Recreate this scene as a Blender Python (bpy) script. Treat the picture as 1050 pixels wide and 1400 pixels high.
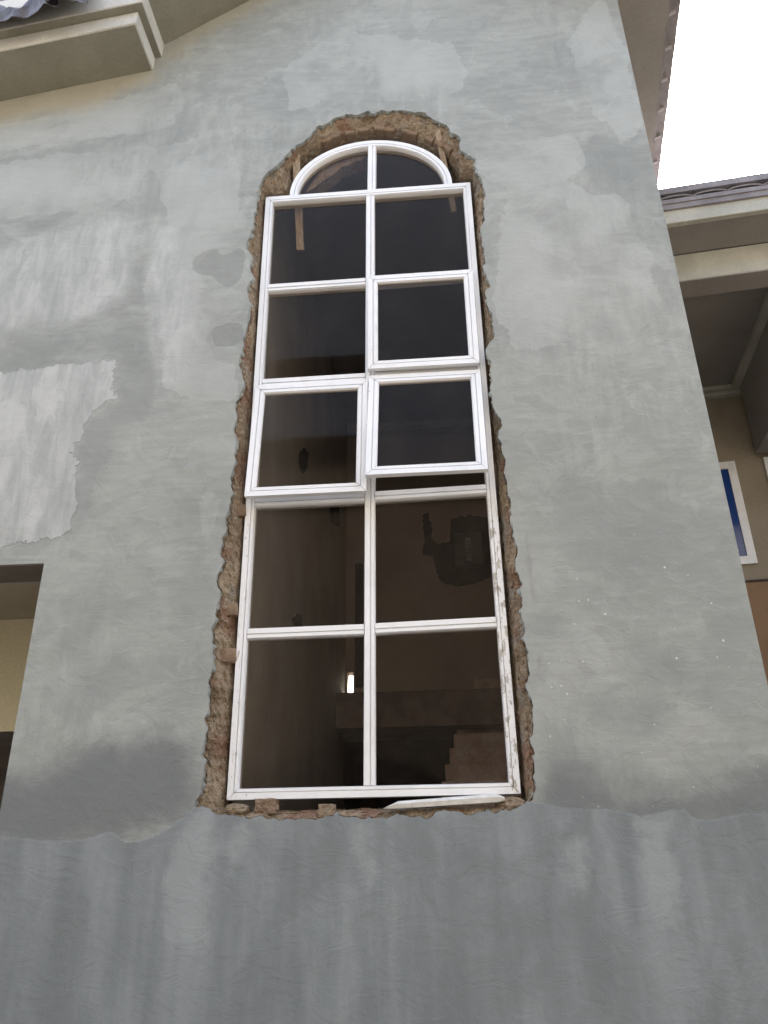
import bpy, math, random
import numpy as np
from mathutils import Vector, noise, Matrix
from mathutils.geometry import delaunay_2d_cdt

random.seed(7)
for o in list(bpy.data.objects): bpy.data.objects.remove(o)
scene = bpy.context.scene
col = scene.collection
rad = math.radians

# ------------------------------------------------------------------ camera
RW = np.array([[0.9969326, -0.04520298, -0.06389114],
               [0.07683556, 0.40997624, 0.9088541],
               [-0.01488906, -0.9109754, 0.41219188]])   # world axes in camera axes (x right, y down, z forward)
CAM = np.array([0.0, -3.2556, 1.55])
FPX = 1052.0
cd = bpy.data.cameras.new('camera'); cam = bpy.data.objects.new('camera', cd); col.objects.link(cam)
cd.sensor_fit = 'VERTICAL'; cd.sensor_height = 36.0; cd.lens = 36.0*FPX/1400.0
cd.clip_start = 0.05; cd.clip_end = 3000
m3 = Matrix((( RW[0,0], -RW[0,1], -RW[0,2]),
             ( RW[1,0], -RW[1,1], -RW[1,2]),
             ( RW[2,0], -RW[2,1], -RW[2,2])))
cam.matrix_world = Matrix.Translation(Vector(CAM)) @ m3.to_4x4()
scene.camera = cam

def ray(px, py):
    return RW @ np.array([px-525.0, py-700.0, FPX])
def U(px, py, y=0.0):                       # where the sight line of a photo point meets the plane y = const
    d = ray(px, py); t = (y-CAM[1])/d[1]; return CAM + d*t
def Uz(px, py, z):
    d = ray(px, py); t = (z-CAM[2])/d[2]; return CAM + d*t
def Ux(px, py, x):
    d = ray(px, py); t = (x-CAM[0])/d[0]; return CAM + d*t
def Upl(px, py, p0, n):
    d = ray(px, py); p0 = np.array(p0); n = np.array(n)
    return CAM + d*(np.dot(p0-CAM, n)/np.dot(d, n))

# ------------------------------------------------------------------ world, sun, exposure
SUN_EL, SUN_AZ = 38.0, 14.0                # sun stands behind the house (azimuth from +y towards +x)
w = bpy.data.worlds.new('World'); scene.world = w; w.use_nodes = True
nt = w.node_tree; nt.nodes.clear()
sky = nt.nodes.new('ShaderNodeTexSky'); sky.sky_type = 'NISHITA'; sky.sun_disc = False
sky.sun_elevation = rad(SUN_EL); sky.sun_rotation = rad(SUN_AZ)
sky.air_density = 1.0; sky.dust_density = 6.0; sky.ozone_density = 1.0; sky.altitude = 100
bg = nt.nodes.new('ShaderNodeBackground'); bg.inputs['Strength'].default_value = 0.12
out = nt.nodes.new('ShaderNodeOutputWorld')
hs = nt.nodes.new('ShaderNodeHueSaturation'); hs.inputs['Saturation'].default_value = .72
nt.links.new(sky.outputs[0], hs.inputs['Color']); nt.links.new(hs.outputs[0], bg.inputs[0]); nt.links.new(bg.outputs[0], out.inputs[0])
sd = bpy.data.lights.new('sun', 'SUN'); sd.energy = 3.0; sd.angle = rad(0.6); sd.color = (1, .95, .87)
sun = bpy.data.objects.new('sun', sd); col.objects.link(sun)
sv = Vector((math.sin(rad(SUN_AZ))*math.cos(rad(SUN_EL)), math.cos(rad(SUN_AZ))*math.cos(rad(SUN_EL)), math.sin(rad(SUN_EL))))
sun.rotation_euler = sv.to_track_quat('Z', 'Y').to_euler(); sun.location = sv*40
vs = scene.view_settings
vs.view_transform = 'Standard'; vs.look = 'None'; vs.gamma = 1.0; vs.use_curve_mapping = False
vs.exposure = 3.20
scene.render.engine = 'CYCLES'
scene.cycles.max_bounces = 10; scene.cycles.diffuse_bounces = 5; scene.cycles.transparent_max_bounces = 12

# ------------------------------------------------------------------ materials
class NB:
    def __init__(s, name):
        s.m = bpy.data.materials.new(name); s.m.use_nodes = True
        s.t = s.m.node_tree; s.b = s.t.nodes['Principled BSDF']; s.out = s.t.nodes['Material Output']
        tc = s.t.nodes.new('ShaderNodeTexCoord'); s.co = tc.outputs['Object']
    def n(s, ty, **k):
        nd = s.t.nodes.new(ty)
        for a, v in k.items(): setattr(nd, a, v)
        return nd
    def l(s, a, b): s.t.links.new(a, b)
    def mapped(s, scale, rot=(0,0,0), loc=(0,0,0)):
        mp = s.n('ShaderNodeMapping'); mp.inputs['Scale'].default_value = scale
        mp.inputs['Rotation'].default_value = rot; mp.inputs['Location'].default_value = loc
        s.l(s.co, mp.inputs[0]); return mp.outputs[0]
    def noise(s, scale, detail=4, rough=.55, vec=None, dist=0.0):
        nd = s.n('ShaderNodeTexNoise'); nd.inputs['Scale'].default_value = scale
        nd.inputs['Detail'].default_value = detail; nd.inputs['Roughness'].default_value = rough
        nd.inputs['Distortion'].default_value = dist
        s.l(vec if vec is not None else s.co, nd.inputs['Vector']); return nd.outputs[0]
    def rng(s, v, a, b, c=0.0, d=1.0, smooth=True):
        nd = s.n('ShaderNodeMapRange'); nd.interpolation_type = 'SMOOTHSTEP' if smooth else 'LINEAR'
        nd.inputs[1].default_value = a; nd.inputs[2].default_value = b; nd.inputs[3].default_value = c; nd.inputs[4].default_value = d
        s.l(v, nd.inputs[0]); return nd.outputs[0]
    def math(s, op, a, b=None, clamp=False):
        nd = s.n('ShaderNodeMath', operation=op); nd.use_clamp = clamp
        for i, v in enumerate((a, b)):
            if v is None: continue
            if isinstance(v, (int, float)): nd.inputs[i].default_value = v
            else: s.l(v, nd.inputs[i])
        return nd.outputs[0]
    def mix(s, fac, a, b, mode='MIX'):
        nd = s.n('ShaderNodeMixRGB', blend_type=mode)
        for i, v in enumerate((fac, a, b)):
            if isinstance(v, (int, float)): nd.inputs[i].default_value = v
            elif isinstance(v, tuple): nd.inputs[i].default_value = (*v, 1)
            else: s.l(v, nd.inputs[i])
        return nd.outputs[0]
    def attr(s, name):
        nd = s.n('ShaderNodeAttribute'); nd.attribute_name = name; return nd.outputs['Fac']
    def sep(s):
        nd = s.n('ShaderNodeSeparateXYZ'); s.l(s.co, nd.inputs[0]); return nd.outputs
    def bump(s, h, strength=.3, dist=.01, prev=None):
        nd = s.n('ShaderNodeBump'); nd.inputs['Strength'].default_value = strength; nd.inputs['Distance'].default_value = dist
        s.l(h, nd.inputs['Height'])
        if prev is not None: s.l(prev, nd.inputs['Normal'])
        return nd.outputs[0]
    def fin(s, color, rough=.85, normal=None, metal=0.0, spec=None):
        if isinstance(color, tuple): s.b.inputs['Base Color'].default_value = (*color, 1)
        else: s.l(color, s.b.inputs['Base Color'])
        if isinstance(rough, (int, float)): s.b.inputs['Roughness'].default_value = rough
        else: s.l(rough, s.b.inputs['Roughness'])
        s.b.inputs['Metallic'].default_value = metal
        if spec is not None: s.b.inputs['Specular IOR Level'].default_value = spec
        if normal is not None: s.l(normal, s.b.inputs['Normal'])
        return s.m

def mottled(name, c0, c1, scale=3.0, rough=.85, bump=.15, fine=60.0, spec=None, streak=None):
    k = NB(name)
    vec = k.mapped(streak) if streak else None
    a = k.rng(k.noise(scale, 6, .6, vec), .32, .68)
    c = k.mix(a, c0, c1)
    g = k.noise(fine, 4, .6)
    c = k.mix(.25, c, k.mix(k.rng(g, .3, .7), (.5,.5,.5), (1,1,1)), 'MULTIPLY')
    return k.fin(c, rough, k.bump(g, bump, .004), spec=spec)

def make_plaster():
    k = NB('grey_render')
    co = k.co
    x, y, z = k.sep()
    warp = k.noise(9, 5, .6)
    warp2 = k.noise(55, 4, .6)
    wsum = k.math('ADD', k.math('MULTIPLY', k.math('SUBTRACT', warp, .5), .10), k.math('MULTIPLY', k.math('SUBTRACT', warp2, .5), .035))
    big = k.math('MULTIPLY', k.math('SUBTRACT', k.noise(3.2, 3, .5, k.mapped((1,1,1), loc=(6,6,1))), .5), .22)
    fade = k.rng(k.noise(2.3, 3, .5, k.mapped((1,1,1), loc=(1,5,9))), .40, .56, .25, 1.0)
    def mask(nm, soft=.006, amp=1.0, fading=True, wob=1.0):
        v = k.math('ADD', k.attr(nm), k.math('MULTIPLY', wsum, amp))
        v = k.math('ADD', v, k.math('MULTIPLY', big, wob))
        mk = k.rng(v, -soft, soft)
        soft_ = k.rng(v, -.02, .22)
        if fading: mk = k.math('MULTIPLY', k.math('ADD', k.math('MULTIPLY', mk, .7), k.math('MULTIPLY', soft_, .3)), fade)
        return mk
    base = (.305, .318, .300)
    cloud = k.rng(k.noise(1.3, 7, .62, None, 1.2), .30, .70)
    c = k.mix(cloud, (.276,.294,.279), (.350,.367,.345))
    cloud2 = k.rng(k.noise(5.5, 6, .6, k.mapped((1,1,1.6), loc=(4,0,1)), 1.8), .40, .62)
    c = k.mix(k.math('MULTIPLY', cloud2, .28), c, (.385,.404,.390))
    # overlapping skims: sharp-edged tongues where one coat stops over another
    e1 = k.noise(2.1, 4, .5, k.mapped((1,1,1.3), loc=(9,2,3)), 2.4)
    skim = k.math('ADD', k.math('MULTIPLY', k.rng(e1, .545, .56), .45), k.math('MULTIPLY', k.rng(e1, .54, .72), .55))
    c = k.mix(k.math('MULTIPLY', skim, .38), c, (.245,.258,.250))
    e2 = k.noise(2.9, 4, .55, k.mapped((1.2,1,1), loc=(2,7,8)), 1.7)
    skim2 = k.math('ADD', k.math('MULTIPLY', k.rng(e2, .575, .592), .45), k.math('MULTIPLY', k.rng(e2, .57, .75), .55))
    c = k.mix(k.math('MULTIPLY', skim2, .36), c, (.425,.445,.43))
    # trowel strokes, faint slanting
    st1 = k.noise(8, 5, .62, k.mapped((.42,1,3.2), rot=(0,rad(13),0)), .35)
    st2 = k.noise(9, 5, .62, k.mapped((.5,1,2.8), rot=(0,rad(-24),0), loc=(3,1,6)), .4)
    st3 = k.noise(7, 5, .62, k.mapped((2.6,1,.5), rot=(0,rad(9),0), loc=(5,1,2)), .4)
    pick = k.rng(k.noise(1.5, 2, .5), .42, .58); pick2 = k.rng(k.noise(1.1, 2, .5, k.mapped((1,1,1), loc=(8,3,5))), .52, .62)
    st = k.math('ADD', k.math('MULTIPLY', st1, pick), k.math('MULTIPLY', st2, k.math('SUBTRACT', 1.0, pick)))
    st = k.math('ADD', k.math('MULTIPLY', st3, pick2), k.math('MULTIPLY', st, k.math('SUBTRACT', 1.0, pick2)))
    c = k.mix(.5, c, k.mix(k.rng(st, .30,.70), (.86,.86,.86), (1.13,1.13,1.12)), 'MULTIPLY')
    # hand-placed skim patches
    mL = mask('light'); mD = mask('dark', .005, .6, False, .1); mB = mask('brushed', .004, 1.5, False, .25); mW = mask('warm', .09, 1.2, False); mLow = mask('low', .005, .5, False, .1); mD2 = mask('grey', .022, 1.0)
    c = k.mix(k.math('MULTIPLY', mD2, .55), c, (.222,.242,.236))
    c = k.mix(k.math('MULTIPLY', mL, .62), c, (.435,.455,.44))
    br = k.noise(6, 6, .66, k.mapped((2.4,1,.55), rot=(0,rad(-7),0)), .5)
    brc = k.mix(k.rng(br, .25,.78), (.33,.35,.347), (.55,.565,.558))
    brc = k.mix(k.math('MULTIPLY', k.rng(k.noise(3.5, 5, .6, k.mapped((1.4,1,.6), loc=(2,2,2)), .8), .5, .62), .6), brc, (.60,.615,.605))
    mB2 = mask('brushed2', .07, 1.5, False, .8)
    c = k.mix(k.math('MULTIPLY', mB2, .6), c, brc)
    c = k.mix(k.math('MULTIPLY', mB, .72), c, brc)
    c = k.mix(k.math('MULTIPLY', mD, .45), c, (.205,.220,.215))
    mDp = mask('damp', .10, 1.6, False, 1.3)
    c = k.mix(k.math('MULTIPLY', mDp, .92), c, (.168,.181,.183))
    c = k.mix(k.math('MULTIPLY', mask('seam', .012, .5, False, 0), .45), c, (.20,.185,.178))
    # lower coat with vertical runs
    run = k.noise(4, 5, .55, k.mapped((2.0,1,.35)))
    run2 = k.noise(2.2, 5, .6, k.mapped((1,1,.7), loc=(3,3,3)), 1.0)
    lowc = k.mix(k.rng(run, .30,.70), (.192,.212,.219), (.262,.287,.296))
    lowc = k.mix(k.math('MULTIPLY', k.rng(run2, .42,.62), .5), lowc, (.172,.190,.194))
    mR = mask('runs', .04, 1.6, False, .4)
    lowc = k.mix(k.math('MULTIPLY', mR, .65), lowc, (.325,.352,.358))
    c = k.mix(mLow, c, lowc)
    c = k.mix(k.math('MULTIPLY', mW, .55), c, (.42,.375,.265), 'MIX')
    # pale lime specks on the right-hand side
    vo = k.n('ShaderNodeTexVoronoi'); vo.inputs['Scale'].default_value = 30; k.l(co, vo.inputs['Vector'])
    vcs = k.n('ShaderNodeSeparateColor'); k.l(vo.outputs['Color'], vcs.inputs[0])
    sp = k.rng(k.math('SUBTRACT', k.math('MULTIPLY', k.math('POWER', vcs.outputs[2], 2.5), .15), vo.outputs['Distance']), -.03, .02)
    vcol = k.n('ShaderNodeSeparateColor'); k.l(vo.outputs['Color'], vcol.inputs[0])
    sp = k.math('MULTIPLY', sp, k.rng(vcol.outputs[0], .38, .40))
    sp = k.math('MULTIPLY', sp, mask('specks', .1, 1.0, False))
    c = k.mix(k.math('MULTIPLY', sp, .8), c, (.62,.64,.62))
    # drips under the sill and small dark pits
    v2 = k.n('ShaderNodeTexVoronoi'); v2.inputs['Scale'].default_value = 8; k.l(co, v2.inputs['Vector'])
    s2 = k.n('ShaderNodeSeparateColor'); k.l(v2.outputs['Color'], s2.inputs[0])
    pit = k.math('MULTIPLY', k.rng(v2.outputs['Distance'], .045, .02), k.rng(s2.outputs[1], .80, .82))
    c = k.mix(k.math('MULTIPLY', pit, .55), c, (.16,.15,.13))
    g = k.noise(190, 3, .6)
    c = k.mix(.30, c, k.mix(k.rng(g, .3,.7), (.88,.88,.88), (1.08,1.08,1.08)), 'MULTIPLY')
    # relief: skim edges, strokes, grain
    h = k.math('ADD', k.math('MULTIPLY', mB, .8), k.math('MULTIPLY', mLow, 1.0))
    h = k.math('ADD', h, k.math('MULTIPLY', mD, -.4)); h = k.math('ADD', h, k.math('MULTIPLY', skim2, .5)); h = k.math('ADD', h, k.math('MULTIPLY', skim, -.4))
    h = k.math('ADD', h, k.math('MULTIPLY', mL, .5)); h = k.math('ADD', h, k.math('MULTIPLY', k.math('MULTIPLY', mB, br), 1.0))
    h = k.math('ADD', h, k.math('MULTIPLY', st, .3)); h = k.math('ADD', h, k.math('MULTIPLY', cloud2, .5))
    nrm = k.bump(h, .45, .004)
    nrm = k.bump(k.math('ADD', mB, k.math('MULTIPLY', mD, -.4)), .35, .006, nrm)
    nrm = k.bump(g, .22, .0015, nrm)
    return k.fin(c, .85, nrm, spec=.2)

def make_mud():
    k = NB('broken_mud_mortar')
    a = k.noise(7, 7, .65, None, .6); b = k.noise(34, 6, .65)
    c = k.mix(k.rng(a, .32,.66), (.235,.175,.12), (.39,.315,.225))
    c = k.mix(k.math('MULTIPLY', k.rng(b, .48,.70), .65), c, (.50,.43,.33))
    r = k.noise(5, 3, .5, k.mapped((1,1,1.2), loc=(5,5,5)))
    c = k.mix(k.math('MULTIPLY', k.rng(r, .54,.64), .6), c, (.28,.155,.105))
    gy = k.noise(6, 5, .6, k.mapped((1,1,1), loc=(1,8,2)))
    c = k.mix(k.math('MULTIPLY', k.rng(gy, .56,.64), .6), c, (.30,.29,.26))
    p = k.noise(110, 4, .7)
    c = k.mix(.6, c, k.mix(k.rng(p, .35,.62), (.55,.53,.5), (1.12,1.1,1.08)), 'MULTIPLY')
    return k.fin(k.mix(k.math('MULTIPLY', k.rng(k.noise(48, 5, .75, k.mapped((1,1,1), loc=(2,4,4))), .58, .66), .75), c, (.09,.065,.045)), .95, k.bump(p, .9, .008, k.bump(b, .9, .02)), spec=.15)

def make_brick():
    k = NB('fired_brick')
    oi = k.n('ShaderNodeObjectInfo')
    a = k.noise(25, 5, .6)
    c = k.mix(k.rng(a, .35,.65), (.19,.125,.085), (.29,.21,.145))
    c = k.mix(k.math('MULTIPLY', oi.outputs['Random'], .6), c, (.22,.17,.12))
    p = k.noise(120, 4, .7)
    return k.fin(k.mix(.4, c, k.mix(k.rng(p,.35,.65), (.6,.6,.6), (1.1,1.1,1.1)), 'MULTIPLY'), .92, k.bump(p, .6, .005), spec=.15)

def make_white():
    k = NB('white_frame_paint')
    x, y, z = k.sep()
    n1 = k.noise(3.5, 4, .6)
    c = k.mix(k.rng(n1, .3,.7), (.77,.79,.81), (.84,.85,.86))
    # mud splashes: mostly on the lower right stile and lower left stile
    mx = k.rng(x, 1.140, 1.166); mz = k.rng(z, 1.40, 1.10)
    sp = k.noise(26, 6, .75, k.mapped((1.6,1,.55)))
    s = k.math('MULTIPLY', k.math('MULTIPLY', mx, mz), k.rng(sp, .52, .555))
    c = k.mix(k.math('MULTIPLY', s, .85), c, (.33,.29,.24))
    mx2 = k.rng(x, .042, .020); s2 = k.math('MULTIPLY', k.math('MULTIPLY', mx2, k.rng(z, 1.40, 1.25)), k.rng(sp, .57, .60))
    c = k.mix(k.math('MULTIPLY', s2, .8), c, (.40,.37,.32))
    # scuffs anywhere
    sc = k.rng(k.noise(30, 2, .5, k.mapped((1,1,.6), loc=(7,1,3))), .735, .765)
    c = k.mix(k.math('MULTIPLY', sc, .7), c, (.30,.27,.24))
    yl = k.rng(k.noise(2, 4, .6, k.mapped((1,1,1), loc=(3,3,9))), .5, .75)
    c = k.mix(k.math('MULTIPLY', yl, .35), c, (.66,.63,.56))
    sm = k.rng(k.noise(9, 6, .7, k.mapped((1,1,.5), loc=(1,3,3))), .56, .72)
    c = k.mix(k.math('MULTIPLY', sm, .30), c, (.52,.51,.48))
    return k.fin(c, .38, spec=.5)

def make_glass():
    k = NB('dusty_window_glass')
    t = k.t
    tr = k.n('ShaderNodeBsdfTransparent'); tr.inputs[0].default_value = (.93,.905,.88,1)
    gl = k.n('ShaderNodeBsdfGlossy'); gl.inputs['Roughness'].default_value = .03; gl.inputs[0].default_value = (.75,.68,.62,1)
    df = k.n('ShaderNodeBsdfDiffuse'); df.inputs[0].default_value = (.45,.40,.36,1)
    fr = k.n('ShaderNodeFresnel'); fr.inputs[0].default_value = 1.17
    m1 = k.n('ShaderNodeMixShader'); m2 = k.n('ShaderNodeMixShader')
    k.l(fr.outputs[0], m1.inputs[0]); k.l(tr.outputs[0], m1.inputs[1]); k.l(gl.outputs[0], m1.inputs[2])
    du = k.rng(k.noise(6, 6, .65, k.mapped((1.3,1,.6))),   .35, .8, .002, .014)
    k.l(du, m2.inputs[0]); k.l(m1.outputs[0], m2.inputs[1]); k.l(df.outputs[0], m2.inputs[2])
    k.l(m2.outputs[0], k.out.inputs[0])
    return k.m

def make_wood():
    k = NB('raw_timber')
    a = k.noise(18, 5, .6, k.mapped((4,4,.4)))
    return k.fin(k.mix(k.rng(a,.3,.7), (.26,.20,.14), (.44,.36,.26)), .8, k.bump(a, .3, .003))

def make_bluepane():
    k = NB('blue_tinted_glass')
    x, y, z = k.sep()
    return k.fin((.012,.045,.20), .08, spec=.8)

M = dict(plaster=make_plaster(), mud=make_mud(), brick=make_brick(), white=make_white(), glass=make_glass(), wood=make_wood(), blue=make_bluepane(),
    soffit=mottled('grey_green_soffit', (.215,.205,.16), (.29,.28,.225), 1.6, .85, .1),
    fascia=mottled('pale_cement_fascia', (.50,.49,.44), (.64,.63,.58), 2.5, .8, .15),
    taupe=mottled('taupe_ceiling_paint', (.25,.23,.21), (.30,.28,.255), 1.5, .85, .08),
    cream=mottled('cream_wall_paint', (.46,.41,.27), (.56,.50,.35), 1.8, .8, .1),
    buff=mottled('buff_beam_paint', (.40,.395,.34), (.52,.51,.44), 2.2, .8, .1),
    brown=mottled('brown_wall_paint', (.22,.135,.075), (.28,.175,.10), 2, .8, .1),
    tan=mottled('tan_wall_paint', (.25,.21,.155), (.31,.265,.20), 2, .8, .1),
    tile=mottled('weathered_roof_tile', (.19,.175,.18), (.28,.255,.26), 6, .7, .2),
    slab=mottled('raw_concrete_slab', (.17,.13,.11), (.25,.20,.17), 6, .9, .3),
    darkpaint=mottled('dark_brown_soffit_paint', (.10,.082,.07), (.135,.112,.098), 3, .85, .1),
    lap=mottled('pale_tile_edge', (.28,.26,.26), (.34,.32,.32), 6, .8, .1),
    sheet=mottled('faded_purple_roof_sheet', (.05,.042,.052), (.15,.145,.152), 5, .55, .2),
    inner=mottled('indoor_grey_plaster', (.40,.385,.35), (.50,.48,.43), 2.0, .85, .2, streak=(1,1,.9)),
    inner2=mottled('indoor_brown_plaster', (.44,.385,.335), (.52,.46,.40), 1.4, .85, .2),
    step=mottled('bare_brick_step', (.52,.38,.31), (.70,.57,.48), 5, .9, .4, 40),
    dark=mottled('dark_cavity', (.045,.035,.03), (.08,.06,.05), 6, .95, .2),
    panel=mottled('dark_board_enclosure', (.08,.07,.065), (.12,.11,.10), 6, .5, .1),
    breaker=mottled('pale_switch_plastic', (.35,.35,.33), (.45,.45,.43), 8, .4, .05),
    ground=mottled('sandy_yard_ground', (.085,.075,.062), (.13,.115,.095), .8, .95, .5, 30),
    nb=mottled('shade_house_wall', (.085,.078,.068), (.12,.11,.095), .8, .95, .3),  # walls of the unseen house added for its shade
    dirtywhite=mottled('dusty_white_strip', (.62,.61,.57), (.80,.79,.76), 14, .5, .1))

# ------------------------------------------------------------------ helpers
def link(name, verts, faces, mat, parent=None, smooth=False):
    me = bpy.data.meshes.new(name); me.from_pydata([tuple(float(c) for c in v) for v in verts], [], faces)
    me.materials.append(mat)
    if smooth: me.polygons.foreach_set('use_smooth', [True]*len(me.polygons))
    me.update()
    o = bpy.data.objects.new(name, me); col.objects.link(o)
    if parent is not None:
        o.parent = parent
        if parent.type == 'EMPTY' or True:
            o.matrix_parent_inverse = Matrix.Identity(4)
            mw = world_loc(parent)
            for v in me.vertices: v.co -= mw
    return o
def world_loc(o):
    v = Vector((0,0,0))
    while o is not None: v += o.location; o = o.parent
    return v
def tag(o, label=None, cat=None, group=None, kind=None):
    for a, v in (('label', label), ('category', cat), ('group', group), ('kind', kind)):
        if v: o[a] = v
    return o
def empty(name, loc, **k):
    o = bpy.data.objects.new(name, None); o.location = loc; o.empty_display_size = .2; col.objects.link(o); return tag(o, **k)
def boxvf(p0, p1):
    (a,b,c),(d,e,f) = p0, p1
    v = [(a,b,c),(d,b,c),(d,e,c),(a,e,c),(a,b,f),(d,b,f),(d,e,f),(a,e,f)]
    return v, [(0,3,2,1),(4,5,6,7),(0,1,5,4),(1,2,6,5),(2,3,7,6),(3,0,4,7)]
def box(name, p0, p1, mat, parent=None, xf=None):
    lo = tuple(min(a,b) for a,b in zip(p0,p1)); hi = tuple(max(a,b) for a,b in zip(p0,p1))
    v, f = boxvf(lo, hi)
    if xf: v = [xf(*q) for q in v]
    return link(name, v, f, mat, parent)
def hexa(name, bottom, top, mat, parent=None):          # 4 bottom points (ccw from above) and 4 top points
    v = list(bottom)+list(top)
    return link(name, v, [(3,2,1,0),(4,5,6,7),(0,1,5,4),(1,2,6,5),(2,3,7,6),(3,0,4,7)], mat, parent)
def bevel(o, w=.004, seg=2):
    b = o.modifiers.new('bevel', 'BEVEL'); b.width = w; b.segments = seg; b.limit_method = 'ANGLE'; return o
def sweep(name, path, prof, mat, parent=None, cut0=0.0, cut1=0.0, closed=True, inward=1):
    """profile (u across towards the left of travel, w depth in +y) swept along a path of (x, z); mitre angles at the ends in tangent units"""
    n = len(path); P = [Vector((p[0], p[1])) for p in path]; V = []
    for i, p in enumerate(P):
        t = (P[min(i+1,n-1)]-P[max(i-1,0)]).normalized(); nn = Vector((-t.y, t.x))*inward
        for u, wd, *_ in prof:
            sh = 0
            if i == 0: sh = u*cut0
            if i == n-1: sh = -u*cut1
            q = p + nn*u + t*sh
            V.append((q.x, wd, q.y))
    m = len(prof); F = []
    for i in range(n-1):
        for j in range(m):
            a, b = i*m+j, i*m+(j+1)%m
            F.append((a, b, b+m, a+m))
    F.append(tuple(range(m))[::-1]); F.append(tuple((n-1)*m+j for j in range(m)))
    me_o = link(name, V, F, mat, parent)
    import bmesh
    bm = bmesh.new(); bm.from_mesh(me_o.data); bmesh.ops.recalc_face_normals(bm, faces=bm.faces); bm.to_mesh(me_o.data); bm.free()
    return me_o
def pip(poly, X, Z):
    inside = np.zeros(X.shape, bool); n = len(poly)
    for i in range(n):
        x0,z0 = poly[i]; x1,z1 = poly[(i+1)%n]
        if z0 == z1: continue
        c = ((z0 > Z) != (z1 > Z)) & (X < (x1-x0)*(Z-z0)/(z1-z0)+x0)
        inside ^= c
    return inside
def sdf(poly, X, Z):
    d = np.full(X.shape, 1e9); n = len(poly)
    for i in range(n):
        x0,z0 = poly[i]; x1,z1 = poly[(i+1)%n]; dx, dz = x1-x0, z1-z0
        L = dx*dx+dz*dz+1e-12
        t = np.clip(((X-x0)*dx+(Z-z0)*dz)/L, 0, 1)
        d = np.minimum(d, np.hypot(X-x0-t*dx, Z-z0-t*dz))
    return np.where(pip(poly, X, Z), d, -d)
def fb(x, y, z, s, o=4):
    v = 0; a = 1
    for i in range(o):
        v += a*noise.noise(Vector((x*s, y*s, z*s))); a *= .5; s *= 2.1
    return v

# ------------------------------------------------------------------ ground and surroundings
g = link('ground', [(-600,-600,0),(600,-600,0),(600,600,0),(-600,600,0)], [(0,1,2,3)], M['ground']); tag(g, kind='structure')

house = empty('house', (-.3, 0, 0), label='grey rendered house front with tall arched opening and unfinished cement patches', cat='house')

# unseen house added behind the viewer to shade wall foot and darken panes
nbh = empty('unseen_shade_house', (0,-6.5,0), label='unseen plain brown house added behind the viewer to shade the wall', cat='house')
box('wall', (-15,-14,0), (15,-6.5,8.5), M['nb'], nbh)
hexa('roof', [(-15.6,-14.6,8.5),(15.6,-14.6,8.5),(15.6,-6.1,8.5),(-15.6,-6.1,8.5)], [(-15.6,-11.4,9.2),(15.6,-11.4,9.2),(15.6,-11.2,9.2),(-15.6,-11.2,9.2)], M['tile'], nbh)
for i_ in range(6):
    box('window', (-12.4+i_*4.6,-6.5,4.4), (-11.0+i_*4.6,-6.44,5.7), M['panel'], nbh)
    box('window', (-12.4+i_*4.6,-6.5,1.1), (-11.0+i_*4.6,-6.44,2.4), M['panel'], nbh)

# ------------------------------------------------------------------ front wall with its ragged opening
OUT_PX = [(726,1092),(728,1080),(728,1045),(727,1009),(729,980),(727,953),(723,920),(722,900),(720,883),(717,862),(714,842),(711,808),(708,785),(706,767),(703,748),(701,730),(701,706),(698,682),(693,668),(692,656),(690,640),(688,622),(688,606),(683,590),(682,572),(678,554),(673,540),(670,522),(671,508),(670,494),(663,480),(675,462),(673,440),(670,425),(662,400),(668,392),(662,372),(663,342),(659,325),(661,308),(662,281),(659,253),(650,236),(651,217),(641,213),(631,206),(628,195),(624,187),(618,181),(609,168),(590,161),(577,154),(566,156),(549,149),(535,152),(522,149),(512,154),(501,152),(488,158),(474,155),(460,161),(446,167),(433,174),(420,186),(412,194),(404,199),(390,214),(378,226),(364,237),(356,249),(352,267),(349,290),(345,312),(336,341),(343,352),(340,372),(344,380),(337,400),(338,420),(334,442),(335,458),(330,475),(329,510),(332,530),(324,550),(325,568),(320,590),(322,610),(319,626),(322,640),(315,655),(314,674),(309,700),(310,722),(303,738),(302,754),(300,775),(298,800),(300,820),(297,834),(290,870),(291,895),(288,920),(285,944),(284,970),(279,1000),(277,1022),(279,1050),(277,1065),(270,1086),(269,1101),(282,1106),(298,1111),(312,1113),(326,1118),(360,1119),(393,1117),(430,1119),(474,1115),(517,1118),(550,1116),(583,1118),(605,1113),(621,1111),(660,1111),(698,1107),(712,1102)]
hole0 = [U(px, py, 0)[[0,2]] for px, py in OUT_PX]
def resample(P, step):
    out = []
    n = len(P)
    for i in range(n):
        a, b = np.array(P[i]), np.array(P[(i+1)%n]); k = max(1, int(np.hypot(*(b-a))/step))
        for j in range(k): out.append(a+(b-a)*j/k)
    return out
hole = []
rs = resample(hole0, .009)
for i, p in enumerate(rs):
    a, b = rs[i-1], rs[(i+1)%len(rs)]; t = (b-a); t /= np.hypot(*t)+1e-9; nn = np.array([t[1], -t[0]])
    hole.append(p + nn*(.022*noise.noise(Vector((p[0]*13, 3.1, p[1]*13))) + .009*noise.noise(Vector((p[0]*33, 5.1, p[1]*33))) + .0045*noise.noise(Vector((p[0]*95, 9.1, p[1]*95)))))

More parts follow.
